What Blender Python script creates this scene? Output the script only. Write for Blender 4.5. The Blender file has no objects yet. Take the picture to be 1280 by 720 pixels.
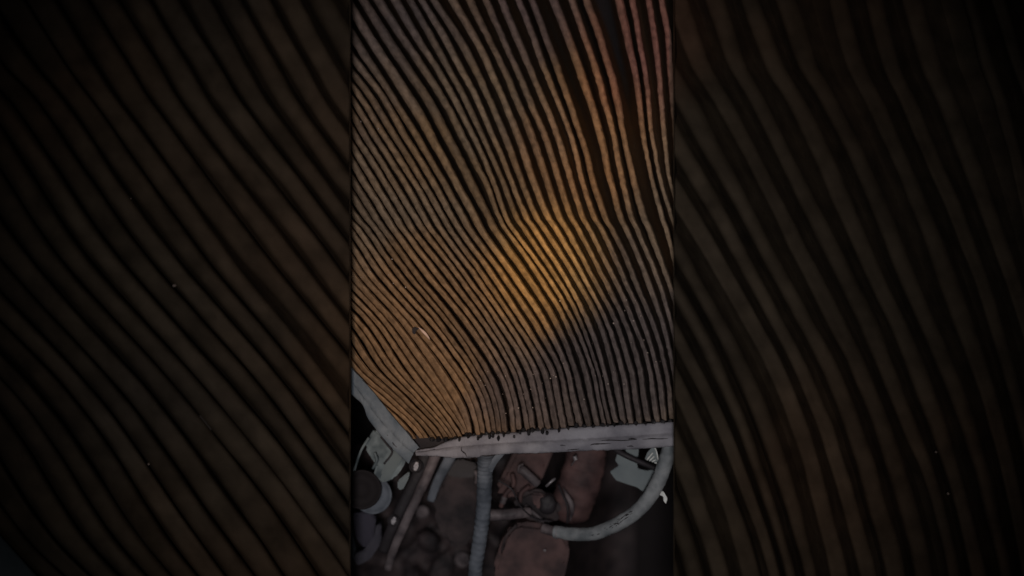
import bpy, bmesh, math, random
from mathutils import Vector, noise

random.seed(7)
sc = bpy.context.scene
COL = sc.collection
S = 0.0005            # metres per unit: the drawing unit is half a millimetre
D = 1400.0            # camera height above the filter plane, in units

# ------------------------------------------------------------------ camera
cam_d = bpy.data.cameras.new('camera')
cam = bpy.data.objects.new('camera', cam_d); COL.objects.link(cam)
cam.location = (0, 0, D * S); cam.rotation_euler = (0, 0, 0)
cam_d.sensor_width = 36.0; cam_d.lens = 36.0 * D / 1280.0
cam_d.clip_start = 0.01; cam_d.clip_end = 50
cam_d.dof.use_dof = True; cam_d.dof.focus_distance = (D + 12) * S; cam_d.dof.aperture_fstop = 1.8
sc.camera = cam

# ------------------------------------------------------------------ world, view
w = bpy.data.worlds.new('World'); sc.world = w; w.use_nodes = True
w.node_tree.nodes['Background'].inputs[0].default_value = (0.5, 0.45, 0.5, 1)
w.node_tree.nodes['Background'].inputs[1].default_value = 0.012
vs = sc.view_settings
vs.view_transform = 'Standard'; vs.look = 'None'; vs.gamma = 1; vs.exposure = 0; vs.use_curve_mapping = False


def P(px, py, h=0.0):
    """the point h units above the filter plane seen at column px, row py of the photograph"""
    k = (D - h) / D
    return Vector(((px - 640) * k * S, (360 - py) * k * S, h * S))


# ------------------------------------------------------------------ lamps
def area(name, loc, aim, size, power, col, size_y=None, spread=180):
    l = bpy.data.lights.new(name, 'AREA'); l.energy = power; l.color = col
    l.size = size
    if size_y: l.shape = 'RECTANGLE'; l.size_y = size_y
    l.spread = math.radians(spread)
    o = bpy.data.objects.new(name, l); COL.objects.link(o); o.location = loc
    o.rotation_euler = (Vector(aim) - Vector(loc)).to_track_quat('-Z', 'Y').to_euler()
    return o


def spot(name, loc, aim, radius, power, col, blend=1.0, soft=0.01):
    l = bpy.data.lights.new(name, 'SPOT'); l.energy = power; l.color = col
    d = (Vector(aim) - Vector(loc)).length
    l.spot_size = 2 * math.atan(radius * S / d); l.spot_blend = blend; l.shadow_soft_size = soft
    o = bpy.data.objects.new(name, l); COL.objects.link(o); o.location = loc
    o.rotation_euler = (Vector(aim) - Vector(loc)).to_track_quat('-Z', 'Y').to_euler()
    return o


spot('work_lamp', (-0.02, -0.03, 0.98), P(650, 400), 780, 15.0, (1.0, 0.94, 0.93), 1.0, 0.05)
area('side_glow', (-0.25, -0.45, 0.9), P(560, 520), 0.25, 0.2, (0.75, 0.88, 1.0))
spot('added_warm_spot', (-0.02, 0.02, 0.85), P(686, 332), 98, 24.0, (1.0, 0.66, 0.17))  # added spot without a visible source, makes the amber glow in the middle
spot('added_warm_spot', (-0.01, 0.10, 0.85), P(738, 175), 115, 8.0, (1.0, 0.48, 0.10))  # added spot for the golden streak at the upper right
spot('added_warm_spot', (-0.06, 0.0, 0.85), P(545, 450), 200, 5.0, (1.0, 0.58, 0.26))  # added spot that warms the lower left folds
spot('added_red_spot', (0.03, 0.12, 0.85), P(800, 50), 120, 3.5, (1.0, 0.26, 0.14))  # added spot without a visible source, reddens the top right folds


# ------------------------------------------------------------------ materials
def mat(name, c1, c2, scale=60, rough=0.7, bump=0.3, bump_scale=400, metal=0.0, spec=0.3, detail=5, lo=0.35, hi=0.65):
    m = bpy.data.materials.new(name); m.use_nodes = True
    nt = m.node_tree; N = nt.nodes; L = nt.links
    b = N['Principled BSDF']; b.inputs['Roughness'].default_value = rough
    b.inputs['Metallic'].default_value = metal; b.inputs['Specular IOR Level'].default_value = spec
    tc = N.new('ShaderNodeTexCoord')
    n1 = N.new('ShaderNodeTexNoise'); n1.inputs['Scale'].default_value = scale; n1.inputs['Detail'].default_value = detail
    L.new(tc.outputs['Object'], n1.inputs['Vector'])
    cr = N.new('ShaderNodeValToRGB'); cr.color_ramp.elements[0].position = lo; cr.color_ramp.elements[1].position = hi
    cr.color_ramp.elements[0].color = (*c1, 1); cr.color_ramp.elements[1].color = (*c2, 1)
    L.new(n1.outputs['Fac'], cr.inputs['Fac']); L.new(cr.outputs['Color'], b.inputs['Base Color'])
    n2 = N.new('ShaderNodeTexNoise'); n2.inputs['Scale'].default_value = bump_scale; n2.inputs['Detail'].default_value = 4
    L.new(tc.outputs['Object'], n2.inputs['Vector'])
    bp = N.new('ShaderNodeBump'); bp.inputs['Strength'].default_value = bump; bp.inputs['Distance'].default_value = 0.0008
    L.new(n2.outputs['Fac'], bp.inputs['Height']); L.new(bp.outputs['Normal'], b.inputs['Normal'])
    return m


def paper_mat(name, dusty, amber, sooty, gain=1.0, scale=14.0, fine=260.0, patches=None, sheen=0.22):
    """filter paper: amber resin paper, grey dust and dark soot lying on it in large uneven patches"""
    m = bpy.data.materials.new(name); m.use_nodes = True
    nt = m.node_tree; N = nt.nodes; L = nt.links
    b = N['Principled BSDF']; b.inputs['Roughness'].default_value = 0.8; b.inputs['Specular IOR Level'].default_value = sheen
    tc = N.new('ShaderNodeTexCoord')

    def nz(sc_, det=4, off=0.0):
        mp = N.new('ShaderNodeMapping'); mp.inputs['Location'].default_value = (off, off * .7, 0)
        L.new(tc.outputs['Object'], mp.inputs['Vector'])
        n = N.new('ShaderNodeTexNoise'); n.inputs['Scale'].default_value = sc_; n.inputs['Detail'].default_value = det
        L.new(mp.outputs['Vector'], n.inputs['Vector']); return n.outputs['Fac']

    def ramp(src, a, c):
        r = N.new('ShaderNodeMapRange'); r.inputs['From Min'].default_value = a; r.inputs['From Max'].default_value = c
        r.interpolation_type = 'SMOOTHSTEP'
        L.new(src, r.inputs['Value']); return r.outputs['Result']

    def mix(f, a, c):
        x = N.new('ShaderNodeMix'); x.data_type = 'RGBA'
        L.new(f, x.inputs[0])
        for s, v in ((6, a), (7, c)):
            if isinstance(v, tuple): x.inputs[s].default_value = (*[q * gain for q in v], 1)
            else: L.new(v, x.inputs[s])
        return x.outputs[2]

    c = mix(ramp(nz(scale, 3, 1.3), 0.40, 0.62), dusty, amber)
    c = mix(ramp(nz(scale * 1.4, 4, 5.1), 0.50, 0.75), c, sooty)
    # greyer patches lower right, a browner one lower left; those along the top paint light falloff and red shade
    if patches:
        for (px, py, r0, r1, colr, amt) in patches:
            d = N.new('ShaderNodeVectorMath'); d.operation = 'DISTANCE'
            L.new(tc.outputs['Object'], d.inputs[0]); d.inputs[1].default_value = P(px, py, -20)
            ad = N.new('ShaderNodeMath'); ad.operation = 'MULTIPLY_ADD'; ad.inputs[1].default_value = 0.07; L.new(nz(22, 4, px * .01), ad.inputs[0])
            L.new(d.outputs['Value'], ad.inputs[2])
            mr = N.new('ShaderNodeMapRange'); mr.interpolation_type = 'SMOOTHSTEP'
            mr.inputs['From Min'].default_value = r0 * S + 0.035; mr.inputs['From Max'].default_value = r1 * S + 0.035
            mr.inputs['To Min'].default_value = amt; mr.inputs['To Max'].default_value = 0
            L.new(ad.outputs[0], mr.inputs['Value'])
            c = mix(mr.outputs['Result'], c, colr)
    fn = nz(fine, 6, 2.2)
    r = N.new('ShaderNodeMapRange'); r.inputs['From Min'].default_value = 0.25; r.inputs['From Max'].default_value = 0.75
    r.inputs['To Min'].default_value = 0.6; r.inputs['To Max'].default_value = 1.38
    L.new(fn, r.inputs['Value'])
    # every fold caught its own amount of dust
    oi = N.new('ShaderNodeObjectInfo')
    rr = N.new('ShaderNodeMapRange'); rr.inputs['To Min'].default_value = 0.82; rr.inputs['To Max'].default_value = 1.2
    L.new(oi.outputs['Random'], rr.inputs['Value'])
    mm = N.new('ShaderNodeMath'); mm.operation = 'MULTIPLY'
    L.new(r.outputs['Result'], mm.inputs[0]); L.new(rr.outputs['Result'], mm.inputs[1])
    mu = N.new('ShaderNodeVectorMath'); mu.operation = 'SCALE'
    L.new(c, mu.inputs[0]); L.new(mm.outputs[0], mu.inputs['Scale'])
    L.new(mu.outputs[0], b.inputs['Base Color'])
    bp = N.new('ShaderNodeBump'); bp.inputs['Strength'].default_value = 0.6; bp.inputs['Distance'].default_value = 0.0008
    L.new(nz(fine * 2.2, 5, 3.3), bp.inputs['Height']); L.new(bp.outputs['Normal'], b.inputs['Normal'])
    return m


M = {
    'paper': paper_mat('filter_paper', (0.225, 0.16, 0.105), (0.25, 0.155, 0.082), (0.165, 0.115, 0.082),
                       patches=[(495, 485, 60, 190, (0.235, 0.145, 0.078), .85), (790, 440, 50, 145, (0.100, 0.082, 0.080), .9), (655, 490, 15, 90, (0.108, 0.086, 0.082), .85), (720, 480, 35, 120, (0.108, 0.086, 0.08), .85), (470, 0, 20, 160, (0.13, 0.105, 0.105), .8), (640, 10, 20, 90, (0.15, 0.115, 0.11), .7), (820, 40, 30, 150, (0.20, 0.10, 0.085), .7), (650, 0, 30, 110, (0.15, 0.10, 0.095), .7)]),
    'paper_side': paper_mat('dimmed_filter_paper', (0.032, 0.0245, 0.017), (0.038, 0.0245, 0.0155), (0.026, 0.0205, 0.0155), scale=4, fine=60, sheen=0.04),  # dimness of the side padding put into the paper colour
    'rail': mat('grey_violet_rubber', (0.15, 0.147, 0.168), (0.27, 0.265, 0.29), 70, 0.8, 0.9, 260),
    'rail_blue': mat('blue_grey_rubber', (0.095, 0.12, 0.145), (0.18, 0.205, 0.23), 70, 0.7, 0.9, 220),
    'rail_dark': mat('dark_blue_rubber', (0.03, 0.04, 0.045), (0.05, 0.06, 0.065), 30, 0.8),
    'edge': mat('blackened_card', (0.012, 0.009, 0.008), (0.02, 0.015, 0.012), 40, 0.9),
    'glue': mat('black_glue', (0.012, 0.012, 0.014), (0.04, 0.038, 0.04), 120, 0.5),
    'tear': mat('torn_rubber', (0.02, 0.018, 0.02), (0.035, 0.03, 0.032), 90, 0.9),
    'dust': mat('pale_dust', (0.4, 0.31, 0.28), (0.55, 0.45, 0.38), 900, 0.9),
    'black': mat('black_void', (0.010, 0.008, 0.009), (0.022, 0.018, 0.019), 12, 0.9, 0.1),
    'teal': mat('teal_grey_metal', (0.06, 0.08, 0.09), (0.26, 0.31, 0.325), 80, 0.55, 0.5, 130),
    'teal_plate': mat('teal_grey_paint', (0.12, 0.145, 0.155), (0.17, 0.20, 0.205), 40, 0.6, 0.2, 130),
    'hose': mat('grey_rubber_hose', (0.12, 0.135, 0.145), (0.27, 0.285, 0.295), 90, 0.8, 0.9, 160),
    'duct': mat('blue_grey_duct', (0.06, 0.072, 0.09), (0.145, 0.162, 0.19), 80, 0.75, 0.9, 200),
    'brown': mat('red_brown_metal', (0.016, 0.013, 0.015), (0.058, 0.043, 0.044), 80, 0.7, 0.9, 120),
    'brown2': mat('rusty_metal', (0.038, 0.022, 0.023), (0.108, 0.06, 0.057), 70, 0.7, 0.9, 150),
    'violet': mat('violet_plastic', (0.028, 0.027, 0.04), (0.05, 0.047, 0.066), 30, 0.6),
    'dark': mat('dark_plastic', (0.016, 0.014, 0.016), (0.028, 0.024, 0.028), 40, 0.6),
    'bar': mat('brown_grey_steel', (0.04, 0.034, 0.038), (0.15, 0.125, 0.13), 90, 0.55, 0.7, 160),
    'silver': mat('bare_steel', (0.16, 0.15, 0.16), (0.28, 0.26, 0.27), 200, 0.4, 0.3, 500, 0.2, 0.6),
    'white': mat('white_plastic', (0.5, 0.52, 0.5), (0.75, 0.77, 0.74), 200, 0.5),
}


# ------------------------------------------------------------------ helpers
def sstep(a, b, v):
    t = max(0, min(1, (v - a) / (b - a))); return t * t * (3 - 2 * t)


def link_mesh(name, verts, faces, m, parent=None, smooth=True):
    me = bpy.data.meshes.new(name); me.from_pydata([tuple(v) for v in verts], [], faces); me.update()
    if smooth: me.polygons.foreach_set('use_smooth', [True] * len(me.polygons))
    me.materials.append(m)
    o = bpy.data.objects.new(name, me); COL.objects.link(o)
    if parent: o.parent = parent
    return o


def tag(o, label, cat, group=None):
    o['label'] = label; o['category'] = cat
    if group: o['group'] = group
    return o


def thing(name, label, cat, group=None):
    o = bpy.data.objects.new(name, None); COL.objects.link(o); o.empty_display_size = 0.01
    return tag(o, label, cat, group)


def spline(pts, n):
    """Catmull-Rom through pts (tuples of any size), n samples"""
    pts = [Vector(p) for p in pts]
    P0 = [pts[0] * 2 - pts[1]] + pts + [pts[-1] * 2 - pts[-2]]
    out = []
    segs = len(pts) - 1
    for k in range(n):
        t = k / (n - 1) * segs; i = min(int(t), segs - 1); f = t - i
        a, b, c, d = P0[i:i + 4]
        out.append(0.5 * ((2 * b) + (c - a) * f + (2 * a - 5 * b + 4 * c - d) * f * f + (3 * b - a - 3 * c + d) * f ** 3))
    return out


def tube_mesh(path, rad, n=48, seg=14, caps=True, flat=1.0):
    """path: (px, py, h) points; rad(t) in units"""
    pv = spline([(p[0], p[1], p[2]) for p in path], n)
    pw = [P(p[0], p[1], p[2]) for p in pv]
    verts = []; faces = []
    for i, c in enumerate(pw):
        t = (pw[min(i + 1, n - 1)] - pw[max(i - 1, 0)]).normalized()
        up = Vector((0, 0, 1))
        if abs(t.z) > 0.95: up = Vector((0, 1, 0))
        sx = t.cross(up).normalized(); sy = sx.cross(t).normalized()
        r = rad(i / (n - 1)) * S
        r0 = r
        for j in range(seg):
            a = 2 * math.pi * j / seg
            r = r0 * (1 + 0.07 * noise.noise(Vector((math.cos(a) * 1.5, math.sin(a) * 1.5, i * 0.9 * 60 / n + path[0][0]))) + 0.05 * noise.noise(Vector((math.cos(a), a, i * 0.25 * 60 / n))))
            verts.append(c + sx * r * math.cos(a) + sy * r * flat * math.sin(a))
    for i in range(n - 1):
        for j in range(seg):
            a = i * seg + j; b = i * seg + (j + 1) % seg
            faces.append((a, b, b + seg, a + seg))
    if caps:
        faces.append(tuple(range(seg))[::-1]); faces.append(tuple((n - 1) * seg + j for j in range(seg)))
    return verts, faces


def tube(name, path, rad, m, parent=None, **k):
    v, f = tube_mesh(path, rad if callable(rad) else (lambda t: rad), **k)
    return link_mesh(name, v, f, m, parent)


def plate(name, pts, h, thick, m, parent=None, bevel=1.2, slope=(0, 0), sub=0):
    """outline pts (px,py) cut from a sheet of the given thickness, its top at height h, with rounded edges"""
    bm = bmesh.new()
    cx = sum(p[0] for p in pts) / len(pts); cy = sum(p[1] for p in pts) / len(pts)
    vs_ = [bm.verts.new(P(p[0], p[1], h + slope[0] * (p[0] - cx) + slope[1] * (p[1] - cy))) for p in pts]
    f = bm.faces.new(vs_)
    bmesh.ops.recalc_face_normals(bm, faces=[f])
    if f.normal.z < 0: f.normal_flip()
    r = bmesh.ops.extrude_face_region(bm, geom=[f])
    for v in r['geom']:
        if isinstance(v, bmesh.types.BMVert): v.co.z -= thick * S
    bmesh.ops.recalc_face_normals(bm, faces=bm.faces[:])
    if bevel:
        bmesh.ops.bevel(bm, geom=bm.edges[:], offset=bevel * S, segments=2, affect='EDGES', clamp_overlap=True)
    me = bpy.data.meshes.new(name); bm.to_mesh(me); bm.free()
    me.materials.append(m)
    o = bpy.data.objects.new(name, me); COL.objects.link(o)
    if parent: o.parent = parent
    return o


def dome(name, pts, h, height, m, parent=None, rings=8, lump=2.0, dens=40, power=0.5, axis=None):
    """a rounded casting: closed outline (px,py) smoothly swelling from h to h+height, lumpy, with a skirt below"""
    loop = spline(list(pts) + [pts[0]], dens + 1)[:-1]
    cx = sum(p[0] for p in loop) / dens; cy = sum(p[1] for p in loop) / dens
    verts = []; faces = []
    for p in loop: verts.append(P(p[0], p[1], h - 40))
    for r in range(rings):
        s = 1 - r / rings
        hh = h + height * (1 - s ** 2) ** power
        for p in loop:
            x = cx + (p[0] - cx) * s; y = cy + (p[1] - cy) * s
            nn = noise.noise(Vector((x * 0.05, y * 0.05, h))) * lump + noise.noise(Vector((x * 0.15, y * 0.15, h))) * lump * .4
            verts.append(P(x, y, hh + nn * (1 - s * .5)))
    verts.append(P(cx, cy, h + height))
    for r in range(rings):
        for j in range(dens):
            a = r * dens + j; b = r * dens + (j + 1) % dens
            faces.append((a, b, b + dens, a + dens))
    last = rings * dens
    for j in range(dens): faces.append((last + j, last + (j + 1) % dens, len(verts) - 1))
    return link_mesh(name, verts, faces, m, parent)


# ------------------------------------------------------------------ the setting
bay = link_mesh('engine_bay_floor', [(-1.6, -1.4, -0.30), (1.6, -1.4, -0.30), (1.6, 1.4, -0.30), (-1.6, 1.4, -0.30)], [(0, 1, 2, 3)], M['black'], smooth=False)
bay['kind'] = 'structure'

# ------------------------------------------------------------------ the fold lines of the filter paper
ROWS = {
    0: (10, [434, 454, 473, 494, 513, 527.5, 543, 566, 586.6, 607, 627, 648, 665, 692, 715, 734, 774, 790, 810, 828, 846]),
    57: (10, [468, 489, 510, 527, 544, 561, 579, 600, 614.6, 632, 650, 671, 686, 713.5, 733.5, 753.5, 786, 801, 820, 836, 852]),
    115: (5, [435, 447.6, 460, 473, 486, 506, 529, 548, 564, 577, 591, 607.3, 625, 642, 657.6, 674, 692.7, 707, 734, 753, 769, 798, 810, 825, 840, 856]),
    172: (2, [434, 446, 458, 470, 481, 494, 508, 522, 540, 560, 578.6, 593, 604, 617, 632, 648, 666, 681, 698, 714, 727, 751, 767, 781, 804, 815, 831, 845]),
    230: (0, [443, 457, 470, 482, 494, 507.5, 519.5, 530.6, 542.6, 556, 571.4, 590, 607, 618.5, 629.7, 640.5, 653.6, 668.7, 684.7, 700.7, 715, 729.5, 742, 764.6, 779, 791.7, 817.3, 827, 838, 850]),
    287: (-4, [440, 449, 459, 470, 480, 492, 504, 516, 528, 540, 551, 562, 574.6, 588, 602, 619, 632, 643, 656, 668, 681, 696, 709, 723, 738, 752, 766, 783, 797, 812, 833, 845, 858]),
    345: (-7, [441, 452, 464, 476, 488, 500, 511.5, 521, 534, 550, 562, 573.5, 583.5, 594, 605, 617, 628.6, 643.2, 659, 674, 684, 694, 705.5, 718, 728.6, 740.6, 753.4, 766, 779, 791, 809, 822, 833, 848, 858, 870]),
    402: (-12, [442, 452, 462, 472, 482, 493, 505, 516, 528, 539, 549, 560, 570.5, 582, 594, 604, 614, 624, 633, 643, 653, 668, 681, 695, 707, 717, 726, 735, 749, 758, 770, 781, 792, 803, 816.5, 827, 838, 852]),
    460: (-16, [433, 443, 453, 465, 477, 489, 500, 511, 521, 534, 549, 564, 573, 581, 590, 600, 608, 620, 631, 640, 651, 661, 670, 680, 689.5, 699, 708.7, 718, 731, 740, 746, 754, 766, 777, 788.6, 799.7, 811.7, 822, 832.5, 842, 852, 864]),
    500: (-16, [482, 491, 500, 508, 517, 525, 534, 543, 552, 562.5, 574, 586, 596, 604.5, 612, 619.5, 627, 636.5, 646, 654, 660, 669.5, 678.5, 688.5, 698, 708, 718, 728.5, 740, 749, 755, 763.5, 774, 784.5, 795.5, 806, 817.5, 828, 838, 848, 859]),
    540: (-16, [522, 530, 538, 546, 553, 560, 566, 572, 577.5, 583, 589, 596.5, 604, 611, 618, 625, 632, 641, 650, 659, 668, 677, 686, 696, 706, 716, 727, 738, 748, 757, 764, 772, 781, 791, 801.5, 812, 823, 833, 843, 853, 864]),
}
# the sharp bend right of the middle
r0_, r1_ = dict(enumerate(ROWS[230][1], ROWS[230][0])), dict(enumerate(ROWS[287][1], ROWS[287][0]))
bend = {13: 632.5, 14: 645, 15: 658, 16: 671, 17: 685, 18: 699.5, 19: 714.5, 20: 729, 21: 743.5, 22: 757.5, 23: 775.5, 24: 789.5, 25: 805.5, 26: 827}
ROWS[272] = (0, [bend.get(k, r0_[k] * .263 + r1_[k] * .737) for k in range(0, 29)])
YS = sorted(ROWS)
IMIN, IMAX = -19, 33
TAB = {}
for y in YS:
    s0, vals = ROWS[y]
    row = {}
    for i in range(IMIN - 1, IMAX + 2):
        k = i - s0
        if k < 0: row[i] = vals[0] + k * (20.0 if y < 30 else 19.0 if y < 80 else 12.5)
        elif k >= len(vals): row[i] = vals[-1] + (k - len(vals) + 1) * 12.5
        else: row[i] = vals[k]
    TAB[y] = row


def relax():
    """even out the reading error of single marks while keeping bends that neighbouring folds share"""
    idx = list(range(IMIN - 1, IMAX + 2))
    res = {y: {} for y in YS}
    sm = {y: {} for y in YS}
    for k, y in enumerate(YS):
        for i in idx:
            if 0 < k < len(YS) - 1:
                ya, yb = YS[k - 1], YS[k + 1]; t = (y - ya) / (yb - ya)
                sm[y][i] = 0.4 * TAB[y][i] + 0.6 * (TAB[ya][i] * (1 - t) + TAB[yb][i] * t)
            else: sm[y][i] = TAB[y][i]
            res[y][i] = TAB[y][i] - sm[y][i]
    for y in YS:
        for i in idx:
            ws = [(abs(d), res[y].get(i + d)) for d in ((-3, -2, -1, 0, 1, 2, 3) if i < 9 else (-1, 0, 1)) if (i + d) in res[y]]
            TAB[y][i] = sm[y][i] + (0.75 if i < 8 else 1.0) * sum((4 - a) * v for a, v in ws) / sum(4 - a for a, v in ws)


relax()
# squeezed and spread folds of the lower left
for y in YS:
    for i in range(IMIN - 1, 8):
        TAB[y][i] += 2.4 * noise.noise(Vector((i * 2.7, y * 0.003, 21.0))) * sstep(200, 380, y)


def ridge_x(i, y):
    xs = [TAB[q][i] for q in YS]
    n = len(YS)
    k = 0
    while k < n - 2 and y > YS[k + 1]: k += 1
    y0, y1 = YS[k], YS[k + 1]
    def slope(j):
        if j == 0: return (xs[1] - xs[0]) / (YS[1] - YS[0])
        if j == n - 1: return (xs[-1] - xs[-2]) / (YS[-1] - YS[-2]) * .7
        return (xs[j + 1] - xs[j - 1]) / (YS[j + 1] - YS[j - 1])
    if y < y0: x = xs[k] + slope(k) * (y - y0)
    elif y > y1: x = xs[k + 1] + slope(k + 1) * (y - y1)
    else:
        h = y1 - y0; t = (y - y0) / h
        x = ((2 * t ** 3 - 3 * t * t + 1) * xs[k] + (t ** 3 - 2 * t * t + t) * h * slope(k) +
             (-2 * t ** 3 + 3 * t * t) * xs[k + 1] + (t ** 3 - t * t) * h * slope(k + 1))
    # handmade unevenness of each fold
    x += noise.noise(Vector((i * 7.3, y * 0.022, 0.5))) * 1.1 + noise.noise(Vector((i * 3.1, y * 0.07, 4.5))) * 0.5
    return x




def y_end(x):
    pts = [(430, 548), (520, 549), (560, 548), (585, 543.5), (640, 540), (700, 535), (760, 531), (842, 526), (870, 525)]
    for (x0, y0), (x1, y1) in zip(pts, pts[1:]):
        if x <= x1: return y0 + (y1 - y0) * max(0, (x - x0)) / (x1 - x0)
    return pts[-1][1]


def filter_h(x, y):
    """the filter leans away towards its far end"""
    return -0.075 * (545 - y) + noise.noise(Vector((x * 0.006, y * 0.006, 9))) * 5


def section(i, y):
    """cross-section of fold i at row y: list of (x, dh) from valley to valley"""
    c = ridge_x(i, y); l = ridge_x(i - 1, y); r = ridge_x(i + 1, y)
    pl, pr = max(3.0, c - l), max(3.0, r - c)
    s = 0.55 * (1 - (c - 438) / 404) + 0.45 * (y / 540)
    s = sstep(0.15, 0.85, s)
    frac = 0.50 + 0.36 * s + noise.noise(Vector((i * 5.7, y * 0.012, 2.0))) * 0.10
    frac += 0.10 * sstep(430, 520, y)
    if i in (-6, -7): frac += 0.12
    hw = 0.5 * frac * (0.55 * min(pl, pr) + 0.45 * 0.5 * (pl + pr))
    tip = noise.noise(Vector((i * 9.1, y * 0.01, 7.0))) * 3.5
    lean = noise.noise(Vector((i * 4.4, y * 0.008, 3.0))) * 0.5 + 0.18 * s
    sharp = 0.15 + 0.75 * sstep(150, 430, y)
    depth = 84.0 + 12.0 * max(0, max(pl, pr) - 13)
    vl, vr = (c + l) / 2, (c + r) / 2
    # folds squeezed against a neighbour keep a hair of a gap
    pts = [(vl, -depth), (vl + (c - hw - vl) * 0.88, -depth * 0.45), (c - hw, -hw * 1.2 - 3)]
    for a in (-66, -42, -20, 0, 18, 30, 42, 66):
        t = math.radians(a)
        u = math.sin(t)
        round_h = -hw * (1 - math.cos(t)) * 1.15 + lean * hw * u
        fold_h = -hw * (1.0 * ((0.5 - u) / 1.5) ** 1.3 if u < 0.5 else 1.9 * ((u - 0.5) / 0.5) ** 1.3)
        pts.append((c + hw * u, tip + round_h * (1 - sharp) + fold_h * sharp))
    pts += [(c + hw, -hw * 1.2 - 3), (vr - (vr - c - hw) * 0.88, -depth * 0.45), (vr, -depth)]
    return pts


# ------------------------------------------------------------------ centre filter
flt = thing('pleated_air_filter', 'brown pleated air filter with grey rubber rails, brightest of the three, between the dark ones', 'air filter')
ends = []
STEP = 4.0
for i in range(IMIN, IMAX + 1):
    rows = []
    y = -22.0
    xe = ridge_x(i, 540)
    ye = y_end(xe) + noise.noise(Vector((i * 11.7, 0, 0))) * 4.5
    ys = []
    while y < ye - 2: ys.append(y); y += STEP
    ys.append(ye)
    for y in ys:
        c = ridge_x(i, y)
        if c < 408 or c > 874 or (y > 450 and c < 438 + (y - 457) * 0.86 - 9):
            continue
        rows.append((y, section(i, y)))
    if len(rows) < 5: continue
    verts = []; faces = []
    for (y, sec) in rows:
        base = filter_h(sec[5][0], y)
        # the tips round off just before the glued end
        drop = -5.0 * sstep(7, 0, ye - y)
        for (x, dh) in sec:
            rough = sstep(-30, -3, dh)
            e = noise.noise(Vector((x * 0.16, y * 0.10, 6.0))) * 2.0 + noise.noise(Vector((x * 0.35, y * 0.28, 8.0))) * 1.1
            ex = noise.noise(Vector((i * 3.3, y * 0.17, 11.0))) * 0.8 + noise.noise(Vector((x * .3, y * 0.4, 13.0))) * 0.45
            verts.append(P(x + ex * rough, y, base + dh + drop + e * rough))
    n = len(rows[0][1])
    for a in range(len(rows) - 1):
        for b in range(n - 1):
            q = a * n + b
            faces.append((q, q + n, q + n + 1, q + 1))
    # closed end face
    last = (len(rows) - 1) * n
    if rows[-1][0] >= ye - 0.1: faces.append(tuple(last + b for b in range(n)))
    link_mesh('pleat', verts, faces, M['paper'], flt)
    if 500 < xe < 860: ends.append((xe, ye))

# glue beads at the ends of the folds
verts = []; faces = []


def blob(px, py, h, rx, ry, rz, seedv=0):
    base = len(verts); n1, n2 = 5, 8
    c = P(px, py, h)
    for a in range(n1 + 1):
        th = math.pi * a / n1
        for b in range(n2):
            ph = 2 * math.pi * b / n2
            d = Vector((math.sin(th) * math.cos(ph), math.sin(th) * math.sin(ph), math.cos(th)))
            k = 1 + 0.45 * noise.noise(d * 1.7 + Vector((px, py, seedv)))
            verts.append(c + Vector((d.x * rx, d.y * ry, d.z * rz)) * S * k)
    for a in range(n1):
        for b in range(n2):
            q = base + a * n2 + b; r = base + a * n2 + (b + 1) % n2
            faces.append((q, q + n2, r + n2, r))


for (x, ye) in ends:
    if x < 535: continue
    k = random.random()
    blob(x + 4 + random.uniform(-1.5, 1.5), ye + 0.5, -3, 2.8 + k, 2.6 + 2.2 * k, 7)
    if 570 < x < 700 and random.random() < 0.8:
        blob(x + random.uniform(-3, 3), ye + 2 + random.random() * 2.5, 5, 1.7 + k, 2.2 + 2.6 * k, 6)
o = link_mesh('glue_bead', verts, faces, M['glue'], flt)
o['kind'] = 'stuff'

# pale specks of dust caught on the folds
verts = []; faces = []
for (x, y, r) in [(507, 359, 1.0), (767, 404, 1.2), (792, 401, 1.1), (783, 375, .9), (801, 395, .9), (805, 425, .8), (810, 441, .7),
                  (695, 471, 1.1), (760, 480, 1.0), (704, 454, .8), (688, 473, .8), (730, 499, .9), (648, 510, 1.0), (780, 480, .8), (809, 441, .8),
                  (473, 161, 1.0), (451, 152, .9), (490, 324, .9), (820, 452, .9), (632, 470, .8), (700, 376, .8), (540, 264, .7)] + \
        [(cx + random.gauss(0, 22), cy + random.gauss(0, 14), random.choice((.2, .25, .3, .4, .5, .7))) for cx, cy in ((700, 465), (780, 400), (650, 500), (810, 450), (480, 340), (600, 470)) for _ in range(13)]:
    if not (442 < x < 838 and y < y_end(x) - 4): continue
    blob(x, y, filter_h(x, y) + 3.0, r, r, r)
o = link_mesh('dust_speck', verts, faces, M['dust'], flt); o['kind'] = 'stuff'

# painted highlight on a creased fold edge, dark plate in place of the notch beside it
plate('dark_notch', [(515, 411), (517.5, 408.5), (524, 410.5), (520, 413.5), (519, 418), (515.5, 417)], filter_h(518, 413) + 4.5, 2.5, M['tear'], flt, 0.4)
v, f = tube_mesh([(523, 409, -3.8), (528, 413.5, -3), (533, 418.5, -3), (537.5, 424.5, -4.5)], lambda t: 0.3 + 1.6 * math.sin(math.pi * t), 12, 8)
o = link_mesh('crease_highlight', v, f, mat('highlight_paper', (0.6, 0.42, 0.33), (0.7, 0.5, 0.4), 300, 0.6), flt)
o.name = 'painted_highlight'; o['label'] = 'pale painted highlight on a fold'


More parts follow.
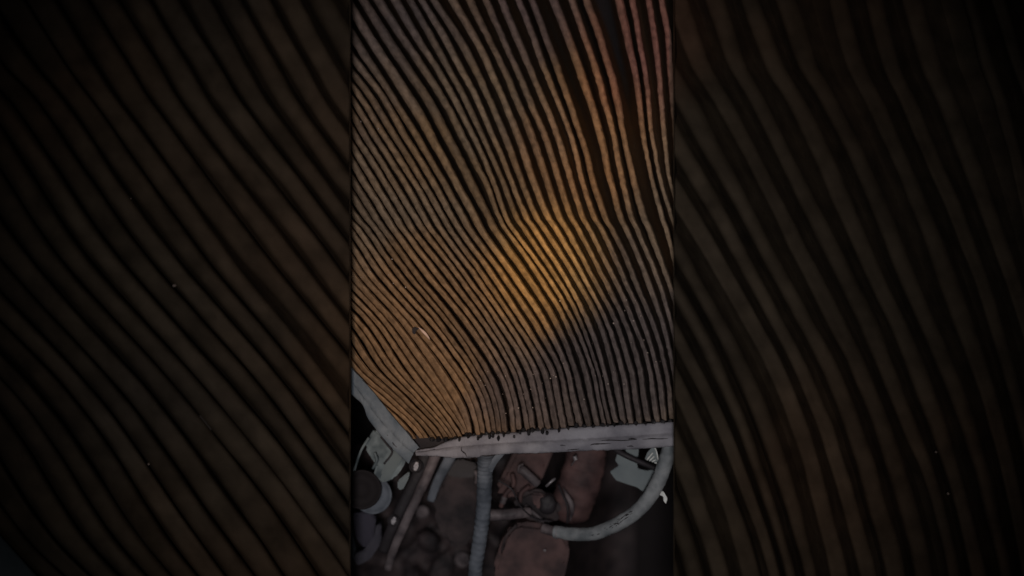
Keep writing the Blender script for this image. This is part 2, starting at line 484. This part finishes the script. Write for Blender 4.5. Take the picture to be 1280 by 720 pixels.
# the rubber rails
def ribbon(name, lines, m, parent, n=120, rough=0.6):
    """lines: list of polylines [(px,py,h)...] running alongside each other, skinned into one surface"""
    L_ = [spline(l, n) for l in lines]
    verts = []; faces = []
    k = len(L_)
    for a in range(n):
        for b in range(k):
            p = L_[b][a]
            e = noise.noise(Vector((p[0] * 0.11, b * 3.0, 1.0))) * rough + noise.noise(Vector((p[0] * 0.4, b * 5.0, 2.0))) * rough * .5
            verts.append(P(p[0] + e * .3, p[1] + e, p[2] + e * 1.5))
    for a in range(n - 1):
        for b in range(k - 1):
            q = a * k + b
            faces.append((q, q + k, q + k + 1, q + 1))
    return link_mesh(name, verts, faces, m, parent)


top = [(520, 562.5), (542, 559), (555, 553), (570, 548), (586, 545), (612, 542.5), (640, 541), (680, 537), (730, 533.5), (790, 530), (842, 527), (846, 526.8)]
cre = [(519, 565), (543, 562), (556, 560), (571, 558.5), (587, 557.5), (612, 555.5), (640, 553.5), (680, 551.5), (730, 549), (790, 545.5), (842, 541.5), (846, 541.3)]
bot = [(520, 570), (543, 570), (556, 571.5), (571, 572.4), (587, 572.2), (612, 569.5), (640, 567), (680, 566), (730, 563.5), (790, 561.5), (842, 558), (846, 557.8)]


def lerp2(A, B, t, h, bulge=0):
    return [(a[0] + (b[0] - a[0]) * t, a[1] + (b[1] - a[1]) * t, h) for a, b in zip(A, B)]


rail = ribbon('bottom_rail', [
    [(x, y + 1, -30) for x, y in top], lerp2(top, cre, 0, 0), lerp2(top, cre, .12, 4), lerp2(top, cre, .5, 5), lerp2(top, cre, .85, 3.5),
    lerp2(cre, bot, 0, 4.5), lerp2(cre, bot, .1, 9), lerp2(cre, bot, .45, 10), lerp2(cre, bot, .8, 9.6), lerp2(cre, bot, .96, 9),
    lerp2(cre, bot, 1.0, 6), lerp2(cre, bot, 1.01, 0), [(x, y - .5, -30) for x, y in bot]], M['rail'], flt, 260, 1.1)
rail['label'] = 'grey violet rubber rail with torn lower edge'


def tear(pts, r, parent, hh=10.5):
    tube('tear', [(x, y, hh) for x, y in pts], lambda t: 0.15 + r * math.sin(math.pi * min(1, t * .95 + .03)) * (0.75 + 0.5 * noise.noise(Vector((t * 9, pts[0][0], 0)))), M['tear'], parent, n=24, seg=6, flat=.4)


tear([(738, 556.5), (742, 555.2), (752, 554.8), (764, 554.2)], 0.9, rail)
tear([(751, 551), (762, 550.2), (778, 550.6), (796, 549.4)], 0.7, rail)
tear([(785, 549), (790, 548.2), (796, 549.2)], 1.0, rail)
tear([(803, 549.2), (815, 548.4), (826, 548.6), (835, 548.0)], 0.6, rail)
tear([(708, 562.8), (716, 562.0), (724, 561.4)], 0.6, rail)
tear([(577, 559), (576.6, 562.5), (579.5, 565.5), (581.5, 567), (583.5, 571)], 0.8, rail)
tear([(602, 569.2), (608, 570), (616, 569), (620, 568.4)], 0.8, rail)
tear([(784, 558), (789, 557.6), (792, 558.4)], 0.7, rail)
tear([(700, 557), (703, 556.6), (707, 557.2)], 0.5, rail)

inn = [(435, 453.5), (438, 457.5), (456, 477), (470, 494), (483, 510), (497, 527), (508, 539.5), (524, 559)]
mid = [(434, 471), (437, 475), (449, 489), (463, 509), (477, 527), (490, 541), (503, 555), (517, 566)]
out = [(433, 487), (437, 491), (453, 506), (459, 521), (467, 533), (480, 549), (493, 563), (511, 580)]
sr = ribbon('side_rail', [
    [(x, y, -30) for x, y in inn], lerp2(inn, mid, 0, 3), lerp2(inn, mid, .04, 5), lerp2(inn, mid, .1, 5.2), lerp2(inn, mid, .6, 5), lerp2(inn, mid, .95, 4.5),
    lerp2(mid, out, .02, 7), lerp2(mid, out, .1, 7.5), lerp2(mid, out, .6, 7.5), lerp2(mid, out, .95, 7), lerp2(mid, out, 1, 5), lerp2(mid, out, 1.01, 0), [(x + 1, y, -30) for x, y in out]],
    M['rail_blue'], flt, 120, 1.6)
sr['label'] = 'blue grey rubber rail with ragged outer edge'
tear([(440, 461), (447, 468), (452, 474), (459, 481)], 0.7, sr, 5)
tear([(507, 538), (511, 542), (516, 549)], 0.9, sr, 6)
tear([(481, 541), (487, 547), (492, 555), (498, 561)], 0.8, sr, 7)
plate('base_tray', [(405, 430), (500, 540), (530, 556), (860, 545), (870, -30), (400, -30)], -290, 6, M['black'], flt, 0)
plate('gap_shade', [(500, 541), (530, 546), (562, 546), (560, 553), (545, 560), (525, 566)], -14, 5, M['tear'], flt, 1)  # dark plate put where the corner gap lies in shade


# ------------------------------------------------------------------ two invented filters in place of the dim side padding: the same fold pattern, about three times as large
K = 1280 / 404.0


def soft_section(i, y, dep):
    """a softer, wider fold of the added side filters"""
    c = ridge_x(i, y); l = ridge_x(i - 1, y); r = ridge_x(i + 1, y)
    s = sstep(0.15, 0.85, 0.55 * (1 - (c - 438) / 404) + 0.45 * (y / 540))
    frac = 0.54 + 0.42 * s + noise.noise(Vector((i * 5.7, y * 0.012, 2.0))) * 0.16
    tip = noise.noise(Vector((i * 9.1, y * 0.01, 7.0))) * 10 - 6
    pl, pr = max(3.0, c - l), max(3.0, r - c)
    m_ = min(pl, pr)
    vl, vr = (c + l) / 2, (c + r) / 2
    lw, rw = frac * (0.4 * m_ + 0.1 * pl), frac * (0.4 * m_ + 0.1 * pr)
    pts = [(vl, -dep)]
    for u in (-1.0, -0.88, -0.74, -0.56, -0.36, -0.15, 0.1, 0.32, 0.54, 0.74, 0.88, 1.0):
        wd = lw if u < 0 else rw
        pts.append((c + u * wd, tip * (1 - u * u) - dep * 0.62 * (1 - math.sqrt(max(0, 1 - abs(u) ** 2.4 * 0.98)))))
    pts.append((vr, -dep))
    return [((x - 438) * K, d) for x, d in pts]


def added_side_filter(nm, label, x0, x1, mirror_edge):
    """x0..x1: columns it fills; pleats follow the same flow of folds at K times the size"""
    root = thing(nm, label, 'air filter')
    TIP, DEP = 50.0, 34.0
    for i in range(IMIN, IMAX + 1):
        rows = []
        Y = -40.0
        while Y <= 765:
            y = (Y - 360) / K + 360
            rows.append((Y, soft_section(i, y, DEP)))
            Y += 14.0
        n = len(rows[0][1])
        bm = bmesh.new(); grid = []
        for (Y, sec) in rows:
            r = []
            for (x, d) in sec:
                r.append(bm.verts.new(Vector(P(x, Y, TIP + d))))
            grid.append(r)
        for a in range(len(grid) - 1):
            for b in range(n - 1):
                bm.faces.new((grid[a][b], grid[a + 1][b], grid[a + 1][b + 1], grid[a][b + 1]))
        lo = P(x0, 0, TIP).x; hi = P(x1, 0, TIP).x
        tl = 0.155
        for (xx, nn) in ((lo, Vector((-1, 0, -tl)).normalized()), (hi, Vector((1, 0, -tl)).normalized())):
            g = bm.verts[:] + bm.edges[:] + bm.faces[:]
            if not bm.faces: break
            bmesh.ops.bisect_plane(bm, geom=g, plane_co=(xx, 0, TIP * S), plane_no=nn, clear_outer=True)
        if len(bm.faces) < 4: bm.free(); continue
        me = bpy.data.meshes.new('pleat'); bm.to_mesh(me); bm.free()
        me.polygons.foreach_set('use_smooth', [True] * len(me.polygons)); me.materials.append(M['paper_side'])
        o = bpy.data.objects.new('pleat', me); COL.objects.link(o); o.parent = root
    # added edging of the cut side, leaning outwards to its foot
    s = 1 if mirror_edge > 640 else -1
    e = mirror_edge
    verts = []
    for Y in (-60, 780):
        for (dx, h) in ((0, TIP + 1.5), (s * 0.8, TIP + 1.5), (s * 6, 0), (s * 3, 0)):
            verts.append(P(e + dx, Y, h))
    faces = [(0, 1, 5, 4), (1, 2, 6, 5), (2, 3, 7, 6), (3, 0, 4, 7), (0, 3, 2, 1), (4, 5, 6, 7)]
    link_mesh('added_edging', verts, faces, M['paper_side'], root, smooth=False)
    # added backing board under the folds
    a, b = (x0, x1) if x0 < x1 else (x1, x0)
    plate('added_backing', [(a + (6 if s > 0 else 0), -60), (b - (6 if s < 0 else 0), -60), (b - (6 if s < 0 else 0), 780), (a + (6 if s > 0 else 0), 780)], -1, 4, M['edge'], root, 0)
    return root


lf = added_side_filter('pleated_air_filter', 'added dim enlarged copy of the pleated filter on the left with diagonal folds and a small dark notch', -60, 437, 438)
rf = added_side_filter('pleated_air_filter', 'added dim enlarged copy of the pleated filter on the right with steep curving folds', 843, 1340, 842)
plate('dark_notch', [(246, 523), (256, 512), (274, 522), (266, 530), (263, 541), (250, 540)], 36, 3, M['edge'], lf, 0.8)
ribbon('corner_rail', [[(-60, 600, 10), (0, 664, 10), (57, 728, 10), (90, 770, 10)], [(-62, 606, 58), (-2, 670, 58), (54, 734, 58), (86, 776, 58)],
                       [(-90, 690, 57), (-40, 740, 57), (0, 790, 57), (30, 830, 57)], [(-94, 700, 4), (-44, 750, 4), (-4, 800, 4), (26, 840, 4)]], M['rail_dark'], lf, 40)
for root, spots in ((lf, [(218, 357, 2.2), (265, 338, 1.6), (186, 580, 1.8), (163, 249, 1.8)]), (rf, [(1050, 498, 2.2), (1123, 490, 2.0), (1152, 468, 1.8), (1170, 565, 1.5), (1185, 617, 1.8), (1257, 466, 1.8), (1094, 407, 1.4)])):
    verts = []; faces = []
    for (x, y, r) in spots: blob(x, y, 36, r, r, r)
    o = link_mesh('dust_speck', verts, faces, mat('dull_dust', (0.10, 0.08, 0.07), (0.16, 0.12, 0.10), 300, 0.9), root); o['kind'] = 'stuff'

# ------------------------------------------------------------------ engine parts under the filter
# left cluster
br = thing('mounting_bracket', 'teal grey cast bracket under the left end of the filter rail', 'bracket')
plate('bracket_arm', [(461, 546), (468, 536), (480, 545), (494, 558), (508, 574), (503, 586), (493, 598), (480, 604), (466, 596), (470, 582), (463, 572), (456, 560)], -70, 22, M['teal'], br, 3, (0.2, 0.3))
plate('bracket_rib', [(488, 566), (497, 562), (504, 570), (498, 582), (487, 600), (476, 604), (474, 596)], -58, 12, M['teal_plate'], br, 2, (0.4, 0.1))
plate('bracket_foot', [(497, 601), (512, 589), (511, 598), (503, 613), (497, 612)], -66, 16, M['teal_plate'], br, 1.5)
tube('bracket_lip', [(461, 547, -64), (452, 562, -66), (446, 578, -70), (441, 596, -74)], 1.6, M['teal'], br, n=20)
tube('bracket_lip', [(468, 566, -60), (471, 575, -60), (466, 586, -62)], 2.0, M['teal'], br, n=16)
tube('bracket_groove', [(476, 546, -60), (484, 556, -59), (490, 566, -58), (480, 580, -58)], 1.3, M['dark'], br, n=24)

pu = thing('pulley', 'round dark pulley with a pale rim under the left rail end', 'pulley')


def disc(name, cx, cy, h, r, t, m, parent):
    n = 40; vs_ = []; fs = []
    prof = [(0.0, h - 2), (r * .35, h - 2), (r * .42, h - 6), (r * .8, h - 6), (r * .88, h), (r * .97, h), (r, h - 2), (r, h - t)]
    for (rr, hh) in prof:
        for j in range(n):
            a = 2 * math.pi * j / n
            vs_.append(P(cx + rr * math.cos(a), cy + rr * math.sin(a) * 1.0, hh))
    for k in range(len(prof) - 1):
        for j in range(n):
            q = k * n + j; s_ = k * n + (j + 1) % n
            fs.append((q, q + n, s_ + n, s_))
    return link_mesh(name, vs_, fs, m, parent)


disc('pulley_rim', 466, 619, -74, 24, 14, M['duct'], pu)
disc('pulley_face', 452, 612, -60, 25, 10, M['black'], pu)

vc = thing('violet_cover', 'dark violet plastic cover below the round pulley', 'plastic cover')
plate('cover_panel', [(440, 642), (462, 640), (470, 648), (466, 672), (456, 686), (446, 676)], -120, 20, M['violet'], vc, 2, (0.3, 0))
plate('cover_panel', [(466, 660), (476, 654), (476, 680), (462, 700), (446, 708), (440, 694), (456, 688)], -128, 20, M['violet'], vc, 2, (-.3, 0.2))
plate('cover_panel', [(425, 650), (440, 655), (444, 690), (438, 705), (420, 705)], -132, 18, M['duct'], vc, 2)


def bolt(px, py, h, r, ang, label):
    o = thing('bolt', label, 'bolt', None)
    n = 6; vs_ = []; fs = []
    ca, sa = math.cos(ang), math.sin(ang)
    for (k, hh) in ((1.0, h - 8), (1.0, h), (.8, h + 1.4)):
        for j in range(n):
            a = 2 * math.pi * j / n
            x, y = r * k * math.cos(a), r * k * math.sin(a) * 1.9
            vs_.append(P(px + x * ca - y * sa, py + x * sa + y * ca, hh))
    for k in range(2):
        for j in range(n):
            q = k * n + j; s_ = k * n + (j + 1) % n
            fs.append((q, s_, s_ + n, q + n))
    fs.append(tuple(2 * n + j for j in range(n)))
    link_mesh('bolt_head', vs_, fs, M['silver'], o, smooth=False)
    disc('washer', px, py, h - 8, r * 2.3, 3, M['dark'], o)
    return o


bolt(520, 583, -62, 3.8, 0.25, 'pale oval bolt head just under the left corner of the filter')
bolt(492, 651, -78, 3.4, 0.35, 'pinkish bolt head beside the lower end of the slanting bar')

bar = thing('slanting_bar', 'long brown grey steel bar slanting down to the left below the filter corner', 'metal bar')
tube('bar_tube', [(548, 560, -80), (536, 590, -82), (521, 622, -85), (506, 655, -90), (494, 682, -96), (484, 712, -104)], lambda t: 7.0 - 1.5 * t, M['bar'], bar, n=40, flat=.6)
tube('bar_flange', [(536, 560, -92), (522, 594, -94), (504, 630, -98), (490, 660, -102), (478, 690, -110)], lambda t: 9 - 2 * t, M['dark'], bar, n=40, flat=.5)

b2 = tube('short_bar', [(566, 566, -100), (556, 584, -102), (546, 604, -106), (538, 626, -112)], lambda t: 7.5 - 2 * t, M['duct'], None, n=30, flat=.5)
tag(b2, 'short blue grey bar running beside the long slanting one', 'metal bar')

hs = thing('brown_housing', 'dark brown engine housing between slanting bar and ribbed duct', 'engine housing')
plate('housing_body', [(548, 606), (560, 572), (596, 570), (600, 600), (600, 660), (576, 690), (556, 680), (540, 640)], -150, 30, M['brown'], hs, 8, (-.1, .5))
plate('housing_boss', [(556, 582), (575, 574), (596, 580), (594, 597), (572, 598), (558, 594)], -128, 10, M['dark'], hs, 2.5, (0, .2))
tube('housing_clip', [(594, 588, -112), (596, 596, -112), (595, 604, -114)], 2.4, M['bar'], hs, n=12)

lb = thing('valve_cover', 'dim brown castings deep in the bay left of the ribbed duct', 'engine casting')
dome('casting', [(520, 668), (534, 662), (548, 672), (546, 688), (534, 690), (522, 682)], -215, 10, M['brown'], lb, lump=5)
dome('casting', [(548, 694), (562, 686), (570, 700), (562, 724), (540, 728), (536, 712)], -225, 10, M['brown'], lb, lump=5)
dome('casting', [(566, 600), (590, 640), (590, 700), (560, 735), (500, 735), (490, 715), (530, 650)], -280, 14, M['dark'], lb, lump=6)

eb = thing('engine_block', 'dim lumpy brown engine block at the bottom of the bay, behind the bars and duct', 'engine block')
vs_ = []; fs = []
nx, ny = 80, 44
for a in range(ny):
    for b in range(nx):
        x = 430 + b * 4.6; y = 556 + a * 4.6
        f_ = sstep(770, 650, x) * sstep(556, 566, y + 20)
        hh = -330 - 240 * (1 - f_) + 90 * f_ + 60 * f_ * noise.noise(Vector((x * .02, y * .02, 3))) + 26 * round(2 * noise.noise(Vector((x * .035, y * .03, 9)))) * f_ + 5 * noise.noise(Vector((x * .15, y * .15, 5)))
        vs_.append(P(x, y, hh))
for a in range(ny - 1):
    for b in range(nx - 1):
        q = a * nx + b; fs.append((q, q + nx, q + nx + 1, q + 1))
link_mesh('block_casting', vs_, fs, M['brown'], eb)
for (x, y, r) in [(528, 640, 5), (578, 700, 6), (560, 664, 4), (640, 690, 4)]:
    disc('core_plug', x, y, -200, r * 1.6, 30, M['bar'], eb)

# ribbed duct
dk = thing('ribbed_duct', 'upright blue grey ribbed duct with a flared top meeting the rail', 'duct')


def duct_r(t):
    return 10.4 - 1.4 * t + (0.3 * math.sin(t * 2 * math.pi * 27) if t > 0.12 else 0) + 9 * sstep(0.12, 0.0, t)


tube('duct_tube', [(607, 556, -34), (606.5, 580, -46), (605.5, 605, -52), (604, 640, -58), (600, 672, -66), (595, 705, -76), (592, 735, -84)], duct_r, M['duct'], dk, n=240, seg=20)
plate('duct_lug', [(612, 566), (634, 564), (622, 578), (614, 592), (606, 580)], -38, 8, M['duct'], dk, 1.5)
tube('branch_pipe', [(608, 643, -70), (625, 644, -72), (645, 642, -76), (662, 640, -84)], lambda t: 8 - 1.2 * t, M['bar'], dk, n=30)

# brown cluster right of duct
rc = thing('red_brown_manifold', 'red brown cast manifold block behind the pale rounded connector', 'engine casting')
plate('manifold_body', [(619, 612), (630, 590), (644, 562), (694, 560), (684, 584), (676, 604), (664, 616), (640, 624), (626, 622)], -122, 24, M['brown2'], rc, 6, (-.2, .1))
plate('manifold_port', [(640, 622), (662, 612), (684, 614), (698, 626), (704, 644), (692, 657), (668, 654), (648, 644)], -108, 24, M['brown'], rc, 7, (.1, -.2))
plate('manifold_step', [(664, 616), (680, 617), (690, 628), (684, 640), (668, 634)], -98, 10, M['brown2'], rc, 3)
tube('manifold_rib', [(656, 632, -98), (668, 642, -98), (680, 652, -98)], 2.8, M['bar'], rc, n=16)
tube('manifold_rib', [(650, 628, -96), (652, 616, -96), (662, 608, -98)], 3.0, M['brown2'], rc, n=16)
dome('manifold_plug', [(674, 622), (688, 618), (696, 630), (690, 642), (676, 640)], -100, 6, M['dark'], rc, lump=2)

cn = thing('rounded_connector', 'pale brown rounded connector lying on the red brown manifold', 'connector')
tube('connector_body', [(650, 585, -86), (660, 594, -84), (673, 606, -86)], lambda t: 6.0 if 0.06 < t < .96 else 4.6, M['bar'], cn, n=20, flat=.7)
tube('connector_collar', [(648, 591, -85), (649, 583, -83), (654, 580, -85)], 1.6, M['bar'], cn, n=12)

rod = tube('steel_rod', [(682.5, 608, -86), (688, 603, -84), (694, 598, -86)], 1.5, M['silver'], None, n=8)
tag(rod, 'short bright steel rod beside the rounded connector', 'rod')
bt = thing('bolt', 'small pale bolt just below the rail above the brown canister', 'bolt')
tube('bolt_head', [(718, 570, -60), (720, 575, -60)], 2.8, M['silver'], bt, n=6, seg=8)
tube('bolt_shank', [(719, 575, -62), (714, 582, -70)], 1.1, M['bar'], bt, n=6, seg=8)

cy = thing('brown_canister', 'big red brown rounded canister hanging below the middle of the rail', 'canister')
tube('canister_body', [(736, 545, -128), (733, 566, -128), (728, 592, -130), (718, 622, -134), (706, 650, -140)], lambda t: (24 + 5 * math.sin(t * 2.2)) * (1 if t < .9 else 1 - (t - .9) * 4), M['brown2'], cy, n=50, seg=28, flat=.6)
tube('canister_lip', [(704, 610, -100), (709, 620, -94), (714, 630, -92), (715, 640, -94), (712, 652, -100)], lambda t: 0.8 + 3.0 * math.sin(math.pi * t), M['bar'], cy, n=24)
tube('canister_seam', [(698, 606, -98), (703, 618, -92), (708.5, 630, -90), (710, 640, -90), (709, 654, -96)], 1.5, M['dark'], cy, n=24)

lc = thing('lower_housing', 'rounded red brown housing at the bottom behind the curved hose end', 'engine housing')
plate('housing_body', [(616, 712), (622, 690), (631, 668), (640, 656), (652, 653), (690, 657), (706, 666), (713, 682), (710, 706), (702, 735), (640, 745), (622, 730)], -110, 40, M['brown2'], lc, 9, (-.05, .1))
tube('housing_edge', [(626, 700, -122), (632, 672, -106), (646, 656, -104)], 2.2, M['brown'], lc, n=16)
disc('housing_stud', 681, 688, -98, 1.6, 4, M['silver'], lc)

# smaller pieces between the castings
pc = thing('pipe_elbow', 'thin dark pipe elbow crossing between duct and red brown manifold', 'pipe')
tube('elbow_tube', [(626, 634, -92), (632, 618, -90), (642, 606, -92), (640, 592, -96)], 3.2, M['brown2'], pc, n=24)
tube('elbow_nut', [(628, 629, -90), (631, 621, -89)], 4.6, M['bar'], pc, n=4, seg=6)
wr = tube('wire', [(622, 600, -70), (640, 612, -66), (650, 632, -70), (668, 648, -76), (690, 652, -82)], 1.1, M['dark'], None, n=40)
tag(wr, 'thin dark wire looping over the manifold below the rail', 'wire')

# curved hose
ch = thing('curved_hose', 'pale grey rubber hose curving up to the right with a worn printed band', 'hose')
tube('hose_tube', [(693, 664.5, -76), (712, 667, -68), (728, 668, -62), (746, 666, -56), (770, 656, -50), (795, 640, -46), (812, 621, -44), (824, 599, -42), (832, 577, -40), (838, 558, -38), (842, 545, -36)], lambda t: 8.3 + 2.0 * t, M['hose'], ch, n=120, seg=24)
v, f = tube_mesh([(678, 660, -84), (688, 663, -80), (696, 665, -74)], lambda t: 6.6, 16, 16)
link_mesh('hose_fitting', v, f, M['bar'], ch)
def clamp(x0, y0, x1, y1, h, r):
    tube('hose_clamp', [(x0, y0, h), (x1, y1, h)], r, M['silver'], ch, n=3, seg=24)


clamp(694, 665.2, 697.5, 665.7, -75, 9.0)
# scuff band: dark rubbed patches and pale ticks of worn lettering, following the hose
hp = spline([(693, 664.5, -76), (712, 667, -68), (728, 668, -62), (746, 666, -56), (770, 656, -50), (795, 640, -46), (812, 621, -44), (824, 599, -42), (832, 577, -40), (838, 558, -38), (842, 545, -36)], 200)


def on_hose(t, side, lift=0.25):
    k = t * 199; i = int(min(198, k)); p = hp[i]; q = hp[i + 1]
    tx, ty = (q[0] - p[0]), (q[1] - p[1]); l = math.hypot(tx, ty) or 1
    nx, ny = -ty / l, tx / l
    r = (8.3 + 2.0 * t)
    a = side * math.pi / 2
    rr = r + lift
    return (p[0] + nx * rr * math.sin(a), p[1] + ny * rr * math.sin(a), p[2] + rr * math.cos(a))


def hose_mark(name, t0, t1, s0, s1, m, w=0.7):
    pts = [on_hose(t0 + (t1 - t0) * k / 5, s0 + (s1 - s0) * k / 5) for k in range(6)]
    tube(name, pts, lambda t: w * math.sin(math.pi * (t * .9 + .05)), m, ch, n=10, seg=6, flat=.35)


for k in range(46):
    t = random.gauss(0.30, 0.022); s_ = random.uniform(0.1, 0.75)
    hose_mark('scuff', t, t + random.uniform(.006, .028), s_, s_ + random.uniform(-.03, .03), M['tear'], random.uniform(.3, .8))
for k in range(34):
    t = random.gauss(0.42, 0.03); s_ = random.uniform(-0.35, 0.05) - (t - .42) * 2
    hose_mark('scuff', t, t + random.uniform(.004, .02), s_, s_ + random.uniform(-.03, .03), M['tear'], random.uniform(.25, .6))
for k in range(6):
    t = 0.335 + k * 0.0075
    hose_mark('print_mark', t, t + 0.008, 0.62, 0.2, M['white'], 0.55)

# teal plate, cable and white clip at the right
tp = thing('teal_plate', 'flat teal grey metal plate with a notched edge behind the curved hose', 'metal plate')
plate('plate_sheet', [(772, 567), (780, 570.5), (796, 578), (797.5, 586), (808, 588.5), (820, 587), (815, 600), (806, 616), (796, 609), (783, 605), (770, 600.5), (762.5, 590), (774, 582), (769, 576)], -78, 5, M['teal_plate'], tp, 1)
plate('plate_sheet', [(776, 555), (798, 555), (798.5, 566), (797, 572), (786, 568)], -84, 5, M['teal_plate'], tp, 1)
cb = tube('black_cable', [(762, 556, -62), (776, 566, -66), (790, 573, -66), (806, 580, -66), (824, 588, -70)], lambda t: 4.0 - t * .8, M['dark'], None, n=30)
tag(cb, 'black cable crossing the teal grey plate under the rail', 'cable')
wc = thing('ribbed_clip', 'small white ribbed plastic clip between rail and curved hose', 'clip')
plate('clip_plate', [(817, 557), (821, 562), (824, 580.5), (818, 578), (806, 574), (809, 566)], -54, 3, M['teal_plate'], wc, .5)
for k in range(4):
    a = k * 4.2
    tube('clip_rib', [(808.5 + a * .75, 574.5 + a * .25 + 0.5, -52), (816 + a * .45, 566 + a * 1.05, -51)], 1.15, M['white'], wc, n=4, seg=6)
tube('clip_rib', [(818.5, 559, -51), (821, 566, -51), (823.6, 580, -52)], 0.9, M['white'], wc, n=6, seg=6)
fn_ = plate('white_fin', [(824, 614), (829, 614), (834.5, 623), (832.5, 630), (829.5, 626), (829.5, 621), (823, 618)], -50, 4, M['white'], None, .6)
tag(fn_, 'small curved white plastic tab outside the bend of the hose', 'tab')
sp = plate('white_sliver', [(832.5, 557), (836, 557), (834.5, 564)], -30, 2, M['white'], None, .3)
tag(sp, 'tiny white sliver hanging from the rail beside the hose top', 'tab')
